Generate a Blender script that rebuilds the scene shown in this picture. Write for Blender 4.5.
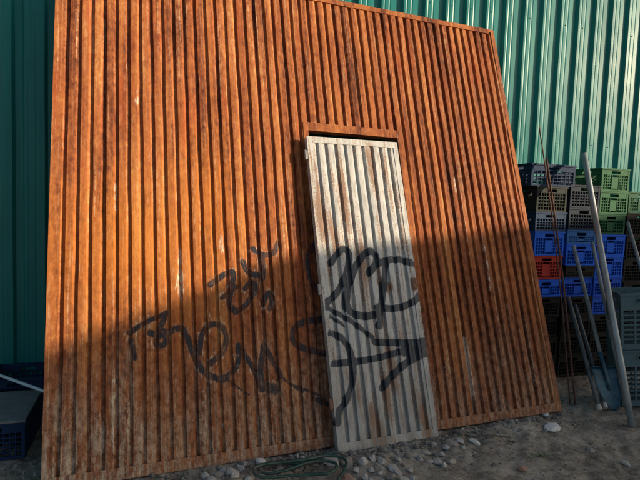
import bpy, math, random
import numpy as np
from mathutils import Vector, Matrix

# ------------------------------------------------------------------ clear
for o in list(bpy.data.objects):
    bpy.data.objects.remove(o, do_unlink=True)
scene = bpy.context.scene
COL = scene.collection
rng = np.random.default_rng(7)
random.seed(7)

# ------------------------------------------------------------------ camera
PITCH, ROLL, FPX = math.radians(4.232), math.radians(-2.051), 526.508
fwd = np.array([0, math.cos(PITCH), -math.sin(PITCH)])
rgt0 = np.array([1.0, 0, 0])
dwn0 = np.cross(fwd, rgt0)
rgt = math.cos(ROLL)*rgt0 + math.sin(ROLL)*dwn0
dwn = -math.sin(ROLL)*rgt0 + math.cos(ROLL)*dwn0
cd = bpy.data.cameras.new('camera')
cam = bpy.data.objects.new('camera', cd)
COL.objects.link(cam)
m = Matrix.Identity(4)
for i in range(3):
    m[i][0], m[i][1], m[i][2] = rgt[i], -dwn[i], -fwd[i]
m[2][3] = 1.7
cam.matrix_world = m
cd.sensor_width = 36.0
cd.lens = FPX/640.0*36.0
cd.clip_start, cd.clip_end = 0.05, 2000.0
scene.camera = cam

# ------------------------------------------------------------------ light
AZ = math.radians(22.361)                      # heading of the leaning gate
R_ = np.array([math.cos(AZ), math.sin(AZ), 0.0])
NH = np.array([math.sin(AZ), -math.cos(AZ), 0.0])
SUN_AZ, SUN_EL = math.radians(56.0), math.radians(14.0)
sun_h = math.cos(SUN_AZ)*NH + math.sin(SUN_AZ)*R_          # horizontal direction to the sun
sun_w = np.array([-sun_h[1], sun_h[0], 0.0])
sun_dir = sun_h*math.cos(SUN_EL) + np.array([0, 0, math.sin(SUN_EL)])
sd = bpy.data.lights.new('sun', 'SUN')
sd.energy = 5.0
sd.angle = math.radians(0.5)
sd.color = (1.0, 0.81, 0.57)
sun = bpy.data.objects.new('sun', sd)
COL.objects.link(sun)
sun.rotation_euler = Vector(-sun_dir).to_track_quat('-Z', 'Y').to_euler()
sun.location = (10, -5, 12)

world = bpy.data.worlds.new('World')
scene.world = world
world.use_nodes = True
wn, wl = world.node_tree.nodes, world.node_tree.links
wn.clear()
sky = wn.new('ShaderNodeTexSky')
sky.sky_type = 'NISHITA'
sky.sun_disc = False
sky.sun_elevation = SUN_EL
sky.sun_rotation = math.atan2(sun_h[0], sun_h[1])
sky.altitude = 100.0
sky.air_density = 1.0
sky.dust_density = 2.5
sky.ozone_density = 1.0
bg = wn.new('ShaderNodeBackground')
bg.inputs[1].default_value = 0.10
wo = wn.new('ShaderNodeOutputWorld')
wl.new(sky.outputs[0], bg.inputs[0])
wl.new(bg.outputs[0], wo.inputs[0])

vs = scene.view_settings
vs.view_transform = 'Standard'
vs.look = 'None'
vs.exposure = 0.62
vs.gamma = 1.0
vs.use_curve_mapping = False

# ------------------------------------------------------------------ helpers
def tag(o, label=None, cat=None, group=None, kind=None):
    if label: o['label'] = label
    if cat: o['category'] = cat
    if group: o['group'] = group
    if kind: o['kind'] = kind
    return o

def link(name, me, mat=None, parent=None):
    o = bpy.data.objects.new(name, me)
    COL.objects.link(o)
    if mat is not None and me is not None and len(me.materials) == 0:
        me.materials.append(mat)
    if parent is not None:
        o.parent = parent
    return o

def empty(name, loc=(0, 0, 0), rz=0.0, mat4=None):
    o = bpy.data.objects.new(name, None)
    o.empty_display_size = 0.1
    COL.objects.link(o)
    if mat4 is not None:
        o.matrix_world = mat4
    else:
        o.location = loc
        o.rotation_euler = (0, 0, rz)
    return o

def frame4(origin, x, y, z):
    mm = Matrix.Identity(4)
    for i in range(3):
        mm[i][0], mm[i][1], mm[i][2], mm[i][3] = x[i], y[i], z[i], origin[i]
    return mm

BOXF = [(0, 3, 2, 1), (4, 5, 6, 7), (0, 1, 5, 4), (1, 2, 6, 5), (2, 3, 7, 6), (3, 0, 4, 7)]
class MB:
    """collects boxes / tubes / sheets, builds ONE mesh"""
    def __init__(s): s.v, s.f, s.sm = [], [], []
    def box(s, x0, x1, y0, y1, z0, z1):
        b = len(s.v)
        s.v += [(x0, y0, z0), (x1, y0, z0), (x1, y1, z0), (x0, y1, z0), (x0, y0, z1), (x1, y0, z1), (x1, y1, z1), (x0, y1, z1)]
        s.f += [tuple(b+i for i in q) for q in BOXF]
        s.sm += [False]*6
        return s
    def tube(s, pts, r, n=10, cap=True, r1=None):
        pts = [Vector(p) for p in pts]
        b = len(s.v)
        N = len(pts)
        ref = None
        for k, p in enumerate(pts):
            t = (pts[min(k+1, N-1)] - pts[max(k-1, 0)]).normalized()
            if ref is None:
                ref = t.orthogonal().normalized()
            a = (ref - t*ref.dot(t)).normalized()
            ref = a
            c = t.cross(a)
            rr = r if r1 is None else r + (r1-r)*k/max(1, N-1)
            for j in range(n):
                an = 2*math.pi*j/n
                s.v.append(tuple(p + (a*math.cos(an) + c*math.sin(an))*rr))
        for k in range(N-1):
            for j in range(n):
                j2 = (j+1) % n
                s.f.append((b+k*n+j, b+k*n+j2, b+(k+1)*n+j2, b+(k+1)*n+j))
                s.sm.append(True)
        if cap:
            s.f.append(tuple(b+j for j in reversed(range(n)))); s.sm.append(False)
            s.f.append(tuple(b+(N-1)*n+j for j in range(n))); s.sm.append(False)
        return s
    def mesh(s, name, mat=None):
        me = bpy.data.meshes.new(name)
        me.from_pydata(s.v, [], s.f)
        me.polygons.foreach_set('use_smooth', s.sm)
        if mat is not None: me.materials.append(mat)
        me.update()
        return me
    def build(s, name, mat, parent=None):
        return link(name, s.mesh(name, mat), None, parent)

def bevel(o, w=0.004, seg=2):
    md = o.modifiers.new('bevel', 'BEVEL')
    md.width = w
    md.segments = seg
    md.limit_method = 'ANGLE'
    return o

def grid_mesh(name, P, UV=None, mat=None, attrs=None, smooth=False, closed=False):
    """P: (nr, nc, 3)"""
    nr, nc = P.shape[:2]
    me = bpy.data.meshes.new(name)
    idx = np.arange(nr*nc).reshape(nr, nc)
    F = np.stack([idx[:-1, :-1], idx[:-1, 1:], idx[1:, 1:], idx[1:, :-1]], -1).reshape(-1, 4)
    me.vertices.add(nr*nc)
    me.vertices.foreach_set('co', P.reshape(-1).astype(np.float32))
    nf = len(F)
    me.loops.add(nf*4)
    me.loops.foreach_set('vertex_index', F.reshape(-1).astype(np.int32))
    me.polygons.add(nf)
    me.polygons.foreach_set('loop_start', np.arange(0, nf*4, 4, dtype=np.int32))
    me.polygons.foreach_set('loop_total', np.full(nf, 4, dtype=np.int32))
    me.update(calc_edges=True)
    me.polygons.foreach_set('use_smooth', np.full(nf, smooth))
    if UV is not None:
        ul = me.uv_layers.new(name='UVMap')
        ul.data.foreach_set('uv', UV.reshape(-1, 2)[F.reshape(-1)].reshape(-1).astype(np.float32))
    for k, a in (attrs or {}).items():
        at = me.attributes.new(k, 'FLOAT', 'POINT')
        at.data.foreach_set('value', a.reshape(-1).astype(np.float32))
    if mat is not None: me.materials.append(mat)
    me.validate()
    return me

def wob(x, y, seed=0, octs=5, f0=1.0):
    """cheap smooth 2-D noise from rotated sines, about -1..1"""
    r = np.random.default_rng(seed)
    out = np.zeros(np.broadcast(x, y).shape)
    amp, tot, f = 1.0, 0.0, f0
    for _ in range(octs):
        for _k in range(3):
            an, ph = r.uniform(0, 2*math.pi), r.uniform(0, 2*math.pi)
            ff = f*r.uniform(.7, 1.4)
            out = out + amp*np.sin((x*math.cos(an)+y*math.sin(an))*ff*2*math.pi + ph)
        tot += amp*1.9
        amp *= .55
        f *= 2.07
    return out/tot

# ------------------------------------------------------------------ node helpers
class NT:
    def __init__(s, name):
        s.m = bpy.data.materials.new(name)
        s.m.use_nodes = True
        s.t = s.m.node_tree
        s.t.nodes.clear()
        s.out = s.t.nodes.new('ShaderNodeOutputMaterial')
        s.p = s.t.nodes.new('ShaderNodeBsdfPrincipled')
        s.t.links.new(s.p.outputs[0], s.out.inputs[0])
    def n(s, ty, **kw):
        nd = s.t.nodes.new(ty)
        for k, v in kw.items(): setattr(nd, k, v)
        return nd
    def l(s, a, b):
        if isinstance(a, (int, float)): b.default_value = a
        elif isinstance(a, tuple): b.default_value = (*a, 1.0) if len(a) == 3 and b.type == 'RGBA' else a
        else: s.t.links.new(a, b)
    def math(s, op, a, b=0.0, c=None, clamp=False):
        nd = s.n('ShaderNodeMath', operation=op, use_clamp=clamp)
        s.l(a, nd.inputs[0]); s.l(b, nd.inputs[1])
        if c is not None: s.l(c, nd.inputs[2])
        return nd.outputs[0]
    def mix(s, fac, a, b, blend='MIX'):
        nd = s.n('ShaderNodeMix', data_type='RGBA', blend_type=blend)
        s.l(fac, nd.inputs[0]); s.l(a, nd.inputs[6]); s.l(b, nd.inputs[7])
        return nd.outputs[2]
    def mapr(s, v, a, b, c=0.0, d=1.0, smooth=False):
        nd = s.n('ShaderNodeMapRange')
        if smooth: nd.interpolation_type = 'SMOOTHSTEP'
        s.l(v, nd.inputs[0])
        for i, x in enumerate((a, b, c, d)): s.l(x, nd.inputs[i+1])
        return nd.outputs[0]
    def coord(s, kind='UV'):
        return s.n('ShaderNodeTexCoord').outputs[kind]
    def scale(s, vec, sc, loc=(0, 0, 0)):
        nd = s.n('ShaderNodeMapping')
        s.l(vec, nd.inputs[0])
        nd.inputs[1].default_value = loc
        nd.inputs[3].default_value = sc
        return nd.outputs[0]
    def noise(s, vec, sc=1.0, det=4.0, rough=.55, dist=0.0):
        nd = s.n('ShaderNodeTexNoise')
        s.l(vec, nd.inputs['Vector'])
        nd.inputs['Scale'].default_value = sc
        nd.inputs['Detail'].default_value = det
        nd.inputs['Roughness'].default_value = rough
        nd.inputs['Distortion'].default_value = dist
        return nd.outputs[0]
    def ramp(s, v, stops):
        nd = s.n('ShaderNodeValToRGB')
        e = nd.color_ramp.elements
        while len(e) < len(stops): e.new(0.5)
        for i, (p, c) in enumerate(stops):
            e[i].position = p
            e[i].color = (*c, 1.0)
        s.l(v, nd.inputs[0])
        return nd.outputs[0]
    def attr(s, name):
        return s.n('ShaderNodeAttribute', attribute_name=name).outputs['Fac']
    def bump(s, h, strength=.3, dist=.01):
        nd = s.n('ShaderNodeBump')
        nd.inputs['Strength'].default_value = strength
        nd.inputs['Distance'].default_value = dist
        s.l(h, nd.inputs['Height'])
        s.l(nd.outputs[0], s.p.inputs['Normal'])
    def set(s, **kw):
        for k, v in kw.items():
            s.l(v, s.p.inputs[{'base': 'Base Color', 'rough': 'Roughness', 'metal': 'Metallic', 'spec': 'Specular IOR Level',
                               'coat': 'Coat Weight', 'coatr': 'Coat Roughness'}[k]])
        return s.m

def simple(name, col, rough=.6, metal=0.0, spec=.5, var=.25, sc=30.0, bump=.15, dirt=None, dirt_amt=.4):
    t = NT(name)
    c = t.coord('Object')
    nz = t.noise(c, sc, 5)
    dark = tuple(x*(1-var) for x in col)
    lite = tuple(min(1, x*(1+var)) for x in col)
    base = t.ramp(nz, [(.3, dark), (.7, lite)])
    if dirt:
        n2 = t.noise(c, sc*.25, 6, .65)
        base = t.mix(t.mapr(n2, .48, .7, 0, dirt_amt), base, dirt)
    t.set(base=base, rough=rough, metal=metal, spec=spec)
    if bump: t.bump(nz, bump, .004)
    return t.m

# ------------------------------------------------------------------ materials
def rust_material(name):
    t = NT(name)
    uv = t.coord('UV')
    sep = t.n('ShaderNodeSeparateXYZ'); t.l(uv, sep.inputs[0])
    u, v = sep.outputs[0], sep.outputs[1]
    streak = t.noise(t.scale(uv, (24, .9, 1)), 1, 5, .6)
    streak2 = t.noise(t.scale(uv, (9, .35, 1), (3.3, 1.2, 0)), 1, 4, .55)
    blot = t.noise(t.scale(uv, (2.2, 1.6, 1)), 1, 6, .6)
    fine = t.noise(t.scale(uv, (120, 60, 1)), 1, 5, .7)
    wn_ = t.n('ShaderNodeTexWhiteNoise', noise_dimensions='1D')
    t.l(t.math('FLOOR', t.math('DIVIDE', t.math('ADD', u, .01), .08)), wn_.inputs['W'])
    rib = wn_.outputs[0]
    grain = t.noise(t.scale(uv, (330, 210, 1)), 1, 4, .75)
    mott = t.noise(t.scale(uv, (34, 17, 1), (11, 2, 0)), 1, 7, .72)
    k = t.math('MULTIPLY_ADD', t.math('SUBTRACT', streak, .5), .90, .52)
    k = t.math('MULTIPLY_ADD', t.math('SUBTRACT', streak2, .5), .80, k)
    k = t.math('MULTIPLY_ADD', t.math('SUBTRACT', blot, .5), .60, k)
    line = t.noise(t.scale(uv, (210, 1.3, 1), (13, 6, 0)), 1, 6, .6)
    k = t.math('MULTIPLY_ADD', t.math('SUBTRACT', line, .5), .18, k)
    k = t.math('MULTIPLY_ADD', t.math('SUBTRACT', rib, .5), .20, k)
    k = t.math('MULTIPLY_ADD', t.math('SUBTRACT', mott, .5), .95, k)
    k = t.math('MULTIPLY_ADD', t.math('SUBTRACT', grain, .5), .60, k)
    base = t.ramp(k, [(.10, (.034, .014, .010)), (.32, (.135, .038, .016)), (.50, (.262, .081, .028)), (.68, (.355, .126, .040)), (.94, (.52, .26, .095))])
    # deeper red patches
    red = t.noise(t.scale(uv, (11, 1.4, 1), (7, 3, 0)), 1, 5, .6)
    base = t.mix(t.mapr(red, .54, .70, 0, .6), base, (.32, .068, .020))
    # fresh ochre bloom
    och = t.mapr(t.math('ADD', t.attr('ochre'), t.math('ADD', t.math('MULTIPLY', t.math('SUBTRACT', streak, .5), .9), t.math('MULTIPLY', t.math('SUBTRACT', mott, .5), .8))), .30, 1.1, 0, .62)
    base = t.mix(och, base, (.47, .160, .020))
    # old dark pitting
    pit = t.noise(t.scale(uv, (46, 12, 1), (1, 9, 0)), 1, 6, .72)
    base = t.mix(t.mapr(pit, .58, .72, 0, .40), base, (.060, .026, .016))
    pit2 = t.noise(t.scale(uv, (150, 75, 1), (1, 9, 0)), 1, 4, .7)
    base = t.mix(t.mapr(pit2, .58, .68, 0, .45), base, (.070, .028, .016))
    # browner, mottled towards the lower half
    foot2 = t.mapr(t.math('MULTIPLY_ADD', t.math('SUBTRACT', blot, .5), 1.6, v), .40, 1.45, .50, 0.0)
    base = t.mix(foot2, base, t.mix(t.mapr(mott, .36, .62), (.040, .016, .010), (.27, .092, .040)))
    # splash dirt near the foot
    sp = t.noise(t.scale(uv, (30, 3.2, 1), (5, 5, 0)), 1, 7, .72)
    foot = t.mapr(t.math('MULTIPLY_ADD', t.math('SUBTRACT', streak2, .5), 1.2, v), .02, .80, 1.0, 0.0)
    side = t.mapr(u, .2, 2.2, 1.25, .6)
    spk = t.math('MULTIPLY', t.math('MULTIPLY', foot, side), t.mapr(t.math('MULTIPLY_ADD', t.math('SUBTRACT', pit2, .5), .5, sp), .42, .60), clamp=True)
    base = t.mix(spk, base, t.mix(t.mapr(mott, .36, .62), (.17, .115, .075), (.46, .38, .29)))
    # dark and pale runs down the ribs
    run = t.noise(t.scale(uv, (75, .55, 1), (23, 8, 0)), 1, 5, .6)
    base = t.mix(t.mapr(run, .58, .70, 0, .28), base, (.075, .024, .013))
    run2 = t.noise(t.scale(uv, (62, .8, 1), (41, 3, 0)), 1, 7, .68)
    base = t.mix(t.math('MULTIPLY', t.mapr(run2, .55, .68, 0, .75), t.mapr(mott, .40, .58)), base, (.56, .40, .25))
    # thin pale scuffs everywhere
    scf = t.noise(t.scale(uv, (95, 5, 1), (17, 2, 0)), 1, 6, .7)
    base = t.mix(t.mapr(scf, .60, .70, 0, .55), base, (.46, .36, .26))
    # remains of old pale paint
    fl = t.noise(t.scale(uv, (70, 16, 1), (2, 4, 0)), 1, 6, .75)
    wear = t.math('ADD', t.attr('wear'), t.math('MULTIPLY', t.math('SUBTRACT', fl, .5), 2.6))
    base = t.mix(t.mapr(wear, .46, .80, 0, .85), base, (.56, .48, .38))
    # spray paint, flaked
    fk = t.noise(t.scale(uv, (42, 24, 1), (8, 1, 0)), 1, 6, .75)
    pm = t.math('ADD', t.attr('paint'), t.math('MULTIPLY', t.math('SUBTRACT', fk, .5), 1.1))
    pm = t.mapr(pm, .34, .64, 0, .95, True)
    fr = t.math('FRACT', t.math('DIVIDE', u, .08))
    groove = t.math('MULTIPLY', t.mapr(fr, .16, .30, 0, 1), t.mapr(fr, .80, .97, 1, 0))
    pm = t.math('MULTIPLY', pm, t.mapr(groove, 0, 1, .55, 1))
    dens = t.noise(t.scale(uv, (9, 7, 1), (4, 14, 0)), 1, 4, .6)
    pm = t.math('MULTIPLY', pm, t.mapr(dens, .34, .52, .72, 1))
    chips = t.noise(t.scale(uv, (60, 16, 1), (31, 1, 0)), 1, 5, .65)
    pm = t.math('MULTIPLY', pm, t.mapr(chips, .56, .68, 1, .2))
    base = t.mix(pm, base, (.009, .017, .028))
    rough = t.math('ADD', t.mapr(fine, .3, .7, .62, .85), t.math('MULTIPLY', pm, -.2))
    t.set(base=base, rough=rough, spec=.16)
    hgt = t.math('ADD', t.math('ADD', t.math('MULTIPLY', fine, .6), t.math('MULTIPLY', grain, .4)), t.math('MULTIPLY', pit, .8))
    t.bump(hgt, .5, .003)
    return t.m

def door_material(name):
    t = NT(name)
    uv = t.coord('UV')
    sep = t.n('ShaderNodeSeparateXYZ'); t.l(uv, sep.inputs[0])
    u, v = sep.outputs[0], sep.outputs[1]
    streak = t.noise(t.scale(uv, (26, 1.3, 1)), 1, 6, .62)
    blot = t.noise(t.scale(uv, (5, 2.2, 1)), 1, 6, .62)
    fine = t.noise(t.scale(uv, (110, 60, 1)), 1, 5, .7)
    base = t.ramp(t.math('ADD', t.math('MULTIPLY', blot, .6), t.math('MULTIPLY', streak, .4)), [(.3, (.31, .325, .33)), (.5, (.49, .505, .50)), (.7, (.63, .62, .58))])
    # grime
    gr = t.noise(t.scale(uv, (40, 7, 1), (4, 4, 0)), 1, 6, .7)
    base = t.mix(t.mapr(gr, .46, .68, 0, .65), base, (.19, .165, .135))
    base = t.mix(t.math('MULTIPLY', t.mapr(v, .0, 1.3, .9, 0), t.mapr(blot, .30, .56)), base, (.14, .13, .115))
    spk = t.noise(t.scale(uv, (150, 70, 1), (6, 6, 0)), 1, 5, .7)
    base = t.mix(t.mapr(spk, .57, .66, 0, .6), base, (.16, .095, .06))
    # rust bleeding through
    rk = t.math('ADD', t.math('MULTIPLY', streak, .66), t.math('MULTIPLY', blot, .38))
    rk = t.math('ADD', rk, t.math('MULTIPLY', t.attr('rust'), .24))
    rk = t.math('ADD', rk, t.math('MULTIPLY', t.math('SUBTRACT', fine, .5), .55))
    rm = t.mapr(rk, .525, .65, 0, .88, True)
    rcol = t.ramp(fine, [(.3, (.09, .05, .034)), (.55, (.24, .125, .07)), (.75, (.40, .24, .14))])
    base = t.mix(rm, base, rcol)
    fk = t.noise(t.scale(uv, (60, 26, 1), (8, 1, 0)), 1, 6, .75)
    pm = t.math('ADD', t.attr('paint'), t.math('MULTIPLY', t.math('SUBTRACT', fk, .5), .6))
    pm = t.mapr(pm, .38, .60, 0, .95, True)
    chips = t.noise(t.scale(uv, (50, 14, 1), (31, 1, 0)), 1, 5, .65)
    pm = t.math('MULTIPLY', pm, t.mapr(chips, .62, .70, 1, .4))
    base = t.mix(pm, base, (.012, .022, .036))
    t.set(base=base, rough=t.mapr(rm, 0, 1, .5, .82), spec=.4)
    t.bump(t.math('ADD', t.math('MULTIPLY', fine, .5), t.math('MULTIPLY', rm, .7)), .3, .003)
    return t.m

def cladding_material():
    t = NT('green_cladding_paint')
    uv = t.coord('UV')
    st = t.noise(t.scale(uv, (18, .7, 1)), 1, 6, .6)
    bl = t.noise(t.scale(uv, (1.2, .8, 1)), 1, 5, .55)
    fine = t.noise(t.scale(uv, (90, 40, 1)), 1, 4, .6)
    base = t.ramp(t.math('ADD', t.math('MULTIPLY', st, .5), t.math('MULTIPLY', bl, .5)), [(.3, (.008, .125, .128)), (.7, (.018, .205, .195))])
    base = t.mix(t.mapr(st, .54, .78, 0, .22), base, (.06, .18, .165))
    dk = t.noise(t.scale(uv, (40, 1.1, 1), (3, 7, 0)), 1, 6, .7)
    base = t.mix(t.mapr(dk, .56, .72, 0, .4), base, (.035, .075, .065))
    t.set(base=base, rough=t.math('ADD', .27, t.math('MULTIPLY', bl, .12)), spec=.16, metal=.0)
    t.p.inputs['Coat Weight'].default_value = .06
    t.p.inputs['Coat Roughness'].default_value = .30
    t.bump(t.math('ADD', t.math('MULTIPLY', fine, .35), bl), .12, .004)
    return t.m

def dirt_material():
    t = NT('packed_dirt')
    c = t.coord('Object')
    a = t.noise(c, 1.6, 6, .6)
    b = t.noise(c, 14, 7, .68)
    d = t.noise(c, 90, 5, .7)
    k = t.math('ADD', t.math('MULTIPLY', a, .50), t.math('ADD', t.math('MULTIPLY', b, .55), t.math('MULTIPLY', d, .30)))
    k = t.math('SUBTRACT', k, .165)
    base = t.ramp(k, [(.34, (.066, .054, .042)), (.5, (.275, .238, .192)), (.62, (.43, .385, .322)), (.78, (.62, .58, .52))])
    vo = t.n('ShaderNodeTexVoronoi'); t.l(c, vo.inputs['Vector']); vo.inputs['Scale'].default_value = 75
    base = t.mix(t.mapr(vo.outputs['Distance'], .12, .2, .35, 0), base, (.30, .28, .25))
    t.set(base=base, rough=.95, spec=.2)
    t.bump(t.math('ADD', t.math('MULTIPLY', b, 1.0), t.math('MULTIPLY', d, .5)), .8, .02)
    return t.m

def stone_material():
    t = NT('rubble_stone')
    c = t.coord('Object')
    oi = t.n('ShaderNodeObjectInfo')
    a = t.noise(c, 7, 6, .65)
    b = t.noise(c, 40, 5, .7)
    base = t.ramp(t.math('ADD', t.math('MULTIPLY', a, .6), t.math('MULTIPLY', b, .4)), [(.3, (.17, .165, .155)), (.5, (.36, .35, .33)), (.7, (.54, .53, .51))])
    tint = t.ramp(oi.outputs['Random'], [(0, (.62, .55, .48)), (.35, (1, .98, .94)), (.7, (1.2, 1.18, 1.15)), (1, (.8, .85, .9))])
    base = t.mix(1.0, base, tint, 'MULTIPLY')
    t.set(base=base, rough=.9, spec=.25)
    t.bump(b, .5, .006)
    return t.m

def gravel_material():
    t = NT('gravel_bits')
    at = t.attr('shade')
    c = t.coord('Object')
    b = t.noise(c, 60, 4, .7)
    base = t.ramp(t.math('ADD', t.math('MULTIPLY', at, .75), t.math('MULTIPLY', b, .25)), [(.1, (.07, .06, .05)), (.45, (.18, .165, .145)), (.75, (.30, .285, .26)), (.95, (.46, .45, .43))])
    t.set(base=base, rough=.92, spec=.25)
    return t.m

M_rust = rust_material('rusted_sheet')
M_door = door_material('flaking_white_paint')
M_clad = cladding_material()
M_dirt = dirt_material()
M_stone = stone_material()
M_gravel = gravel_material()

# ------------------------------------------------------------------ ground
def gz(x, y):
    x = np.asarray(x, float); y = np.asarray(y, float)
    near = np.exp(-(((x-.4)/4.5)**2 + ((y-4)/4)**2))
    z = .016*wob(x, y, 3, 4, .7) + .017*wob(x, y, 4, 5, 3.0)*near
    # soft heap of soil along the foot of the gate
    d = (x+1.528)*math.sin(AZ)*1.0 - (y-2.861)*math.cos(AZ)          # distance in front of the gate
    u = (x+1.528)*math.cos(AZ) + (y-2.861)*math.sin(AZ)
    bank = np.exp(-((d-.16)/.14)**2)*np.clip((u-.2)/.5, 0, 1)*np.clip((4.0-u)/.6, 0, 1)
    z = z + bank*(.014 + .016*wob(x, y, 9, 4, 2.5))
    return z - .012

xs = np.concatenate([-np.geomspace(400, 3.2, 30), np.arange(-3.1, 4.2, .022), np.geomspace(4.25, 400, 30)])
ys = np.concatenate([-np.geomspace(400, .5, 24)+1.6, np.arange(1.7, 5.9, .022), np.geomspace(6.0, 400, 26)])
GX, GY = np.meshgrid(xs, ys)
gm = grid_mesh('ground', np.stack([GX, GY, gz(GX, GY)], -1), None, M_dirt, smooth=True)
tag(link('ground', gm), kind='structure')

# ------------------------------------------------------------------ green warehouse
WA = math.radians(18.0)
RW = np.array([math.cos(WA), math.sin(WA), 0.0])
NW = np.array([math.sin(WA), -math.cos(WA), 0.0])        # towards the yard
TR = np.array([1.658, 5.423, 3.463])
W0 = np.array([TR[0], TR[1], 0.0]) - NW*.055
PER = 0.2305
bld = empty('warehouse', mat4=frame4(W0, RW, -NW, (0, 0, 1)))
tag(bld, 'green corrugated metal warehouse wall behind the leaning gate and the crates', 'building')
# one period: groove then a broad crest with two fine stiffeners   (x, depth)
prof = [(0, .036), (.052, .036), (.070, 0), (.090, 0), (.099, .0026), (.104, .0026), (.113, 0), (.142, 0), (.151, .0026), (.156, .0026), (.165, 0), (.2125, 0)]
def clad_mesh(nper, height, seed):
    cx, cy = [], []
    for k in range(nper):
        for a, b in prof:
            cx.append(k*PER+a); cy.append(b)
    cx.append(nper*PER); cy.append(.036)
    cx.append(nper*PER+.045); cy.append(.0345)           # lap over the next sheet
    cx, cy = np.array(cx), np.array(cy)
    zs = np.linspace(.0, height, 36)
    X, Z = np.meshgrid(cx, zs)
    Y = np.repeat(cy[None], len(zs), 0) + .0022*wob(X, Z*.5, seed, 3, .9)
    X = X + .0016*wob(X*.3, Z, seed+1, 3, .5)
    P = np.stack([X, Y, Z], -1)
    return grid_mesh('cladding_sheet', P, np.stack([X+seed*3.1, Z], -1), M_clad)
# grooves centred at s = -1.47 + PER*i  (seen slightly left of the floor of the groove)
s0 = -1.47 - .030
first = -40
for k in range(16):
    o = link('cladding_sheet', clad_mesh(5, 6.2, 20+k), None, bld)
    o.location = (s0 + PER*(first+5*k), -.0008*(k % 2), .02)
L0, L1 = s0+PER*first, s0+PER*(first+80)
M_trim = simple('green_trim', (.018, .12, .095), .4, var=.12, sc=3, bump=0)
M_roof = simple('roof_sheet', (.20, .22, .22), .5, var=.15, sc=2, bump=.1)
M_conc = simple('concrete_plinth', (.27, .26, .24), .9, var=.3, sc=9, bump=.4)
MB().box(L0, L1+.05, -.03, .06, 6.22, 6.45).build('eaves_trim', M_trim, bld)
MB().box(L0, L1+.05, .05, .16, -.3, .10).build('plinth', M_conc, bld)
MB().box(L0, L0+.08, .09, 14, 0, 6.3).build('side_wall', M_clad, bld)
MB().box(L1, L1+.08, .09, 14, 0, 6.3).build('side_wall', M_clad, bld)
MB().box(L0, L1+.08, 14, 14.08, 0, 6.3).build('rear_wall', M_clad, bld)
rf = MB(); rf.v = [(L0-.1, -.1, 6.46), (L1+.2, -.1, 6.46), (L1+.2, 7, 7.6), (L0-.1, 7, 7.6), (L0-.1, 14.2, 6.46), (L1+.2, 14.2, 6.46)]
rf.f = [(0, 1, 2, 3), (3, 2, 5, 4)]; rf.sm = [False, False]
rf.build('roof', M_roof, bld)
M_screw = simple('screw_head', (.05, .17, .14), .35, .7, bump=0)
sc_mb = MB()
for z in (2.42, 3.66, 4.9):
    for i in range(-20, 24):
        if rng.random() < .1: continue
        x = s0 + PER*i + .128 + rng.normal(0, .002)
        sc_mb.tube([(x, .0005, z+rng.normal(0, .004)), (x, -.005, z)], .0048, 6)
tag(sc_mb.build('fixing_screws', M_screw, bld), kind='stuff')

# ------------------------------------------------------------------ rusted gate
LEAN = math.radians(18.475)
BACK = np.array([-math.sin(AZ), math.cos(AZ), 0.0])
U_ = np.array([0, 0, 1.0])*math.cos(LEAN) + BACK*math.sin(LEAN)
Nf = np.cross(R_, U_)                                     # towards the yard
G0 = np.array([-1.528, 2.861, 0.0])
GW, GH = 3.921, 3.651
gate = empty('rusted_gate', mat4=frame4(G0, R_, -Nf, U_))
tag(gate, 'huge rust-orange corrugated metal gate with dark graffiti leaning against the green wall', 'gate')

F2P = lambda x, y: (math.cos(ROLL), 0)
def cam_ray(x, y):
    return rgt*((x-320)/FPX) + dwn*((y-240)/FPX) + fwd
def plane_uv(x, y, O, Rx, Ux):
    n = np.cross(Rx, Ux)
    d = cam_ray(x, y)
    C = np.array([0, 0, 1.7])
    P = C + d*(np.dot(O-C, n)/np.dot(d, n))
    return np.dot(P-O, Rx), np.dot(P-O, Ux)

def seg_dist(X, Y, pts):
    best = np.full(X.shape, 9.0)
    for (x0, y0), (x1, y1) in zip(pts[:-1], pts[1:]):
        dx, dy = x1-x0, y1-y0
        L = dx*dx+dy*dy+1e-12
        t = np.clip(((X-x0)*dx+(Y-y0)*dy)/L, 0, 1)
        best = np.minimum(best, np.hypot(X-x0-t*dx, Y-y0-t*dy))
    return best
def smooth_line(pts, n=2):
    for _ in range(n):
        q = [pts[0]]
        for a, b in zip(pts[:-1], pts[1:]):
            q += [(a[0]*.75+b[0]*.25, a[1]*.75+b[1]*.25), (a[0]*.25+b[0]*.75, a[1]*.25+b[1]*.75)]
        q.append(pts[-1])
        pts = q
    return pts
def paint_mask(X, Y, strokes):
    """spray strokes given in metres on the surface; 1 inside the stroke"""
    m_ = np.zeros(X.shape)
    for wd, pts in strokes:
        d = seg_dist(X, Y, smooth_line(pts))
        m_ = np.maximum(m_, np.clip(1.0 - (d - wd*.5)/(.018) - .5, 0, 1))
    return m_

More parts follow.
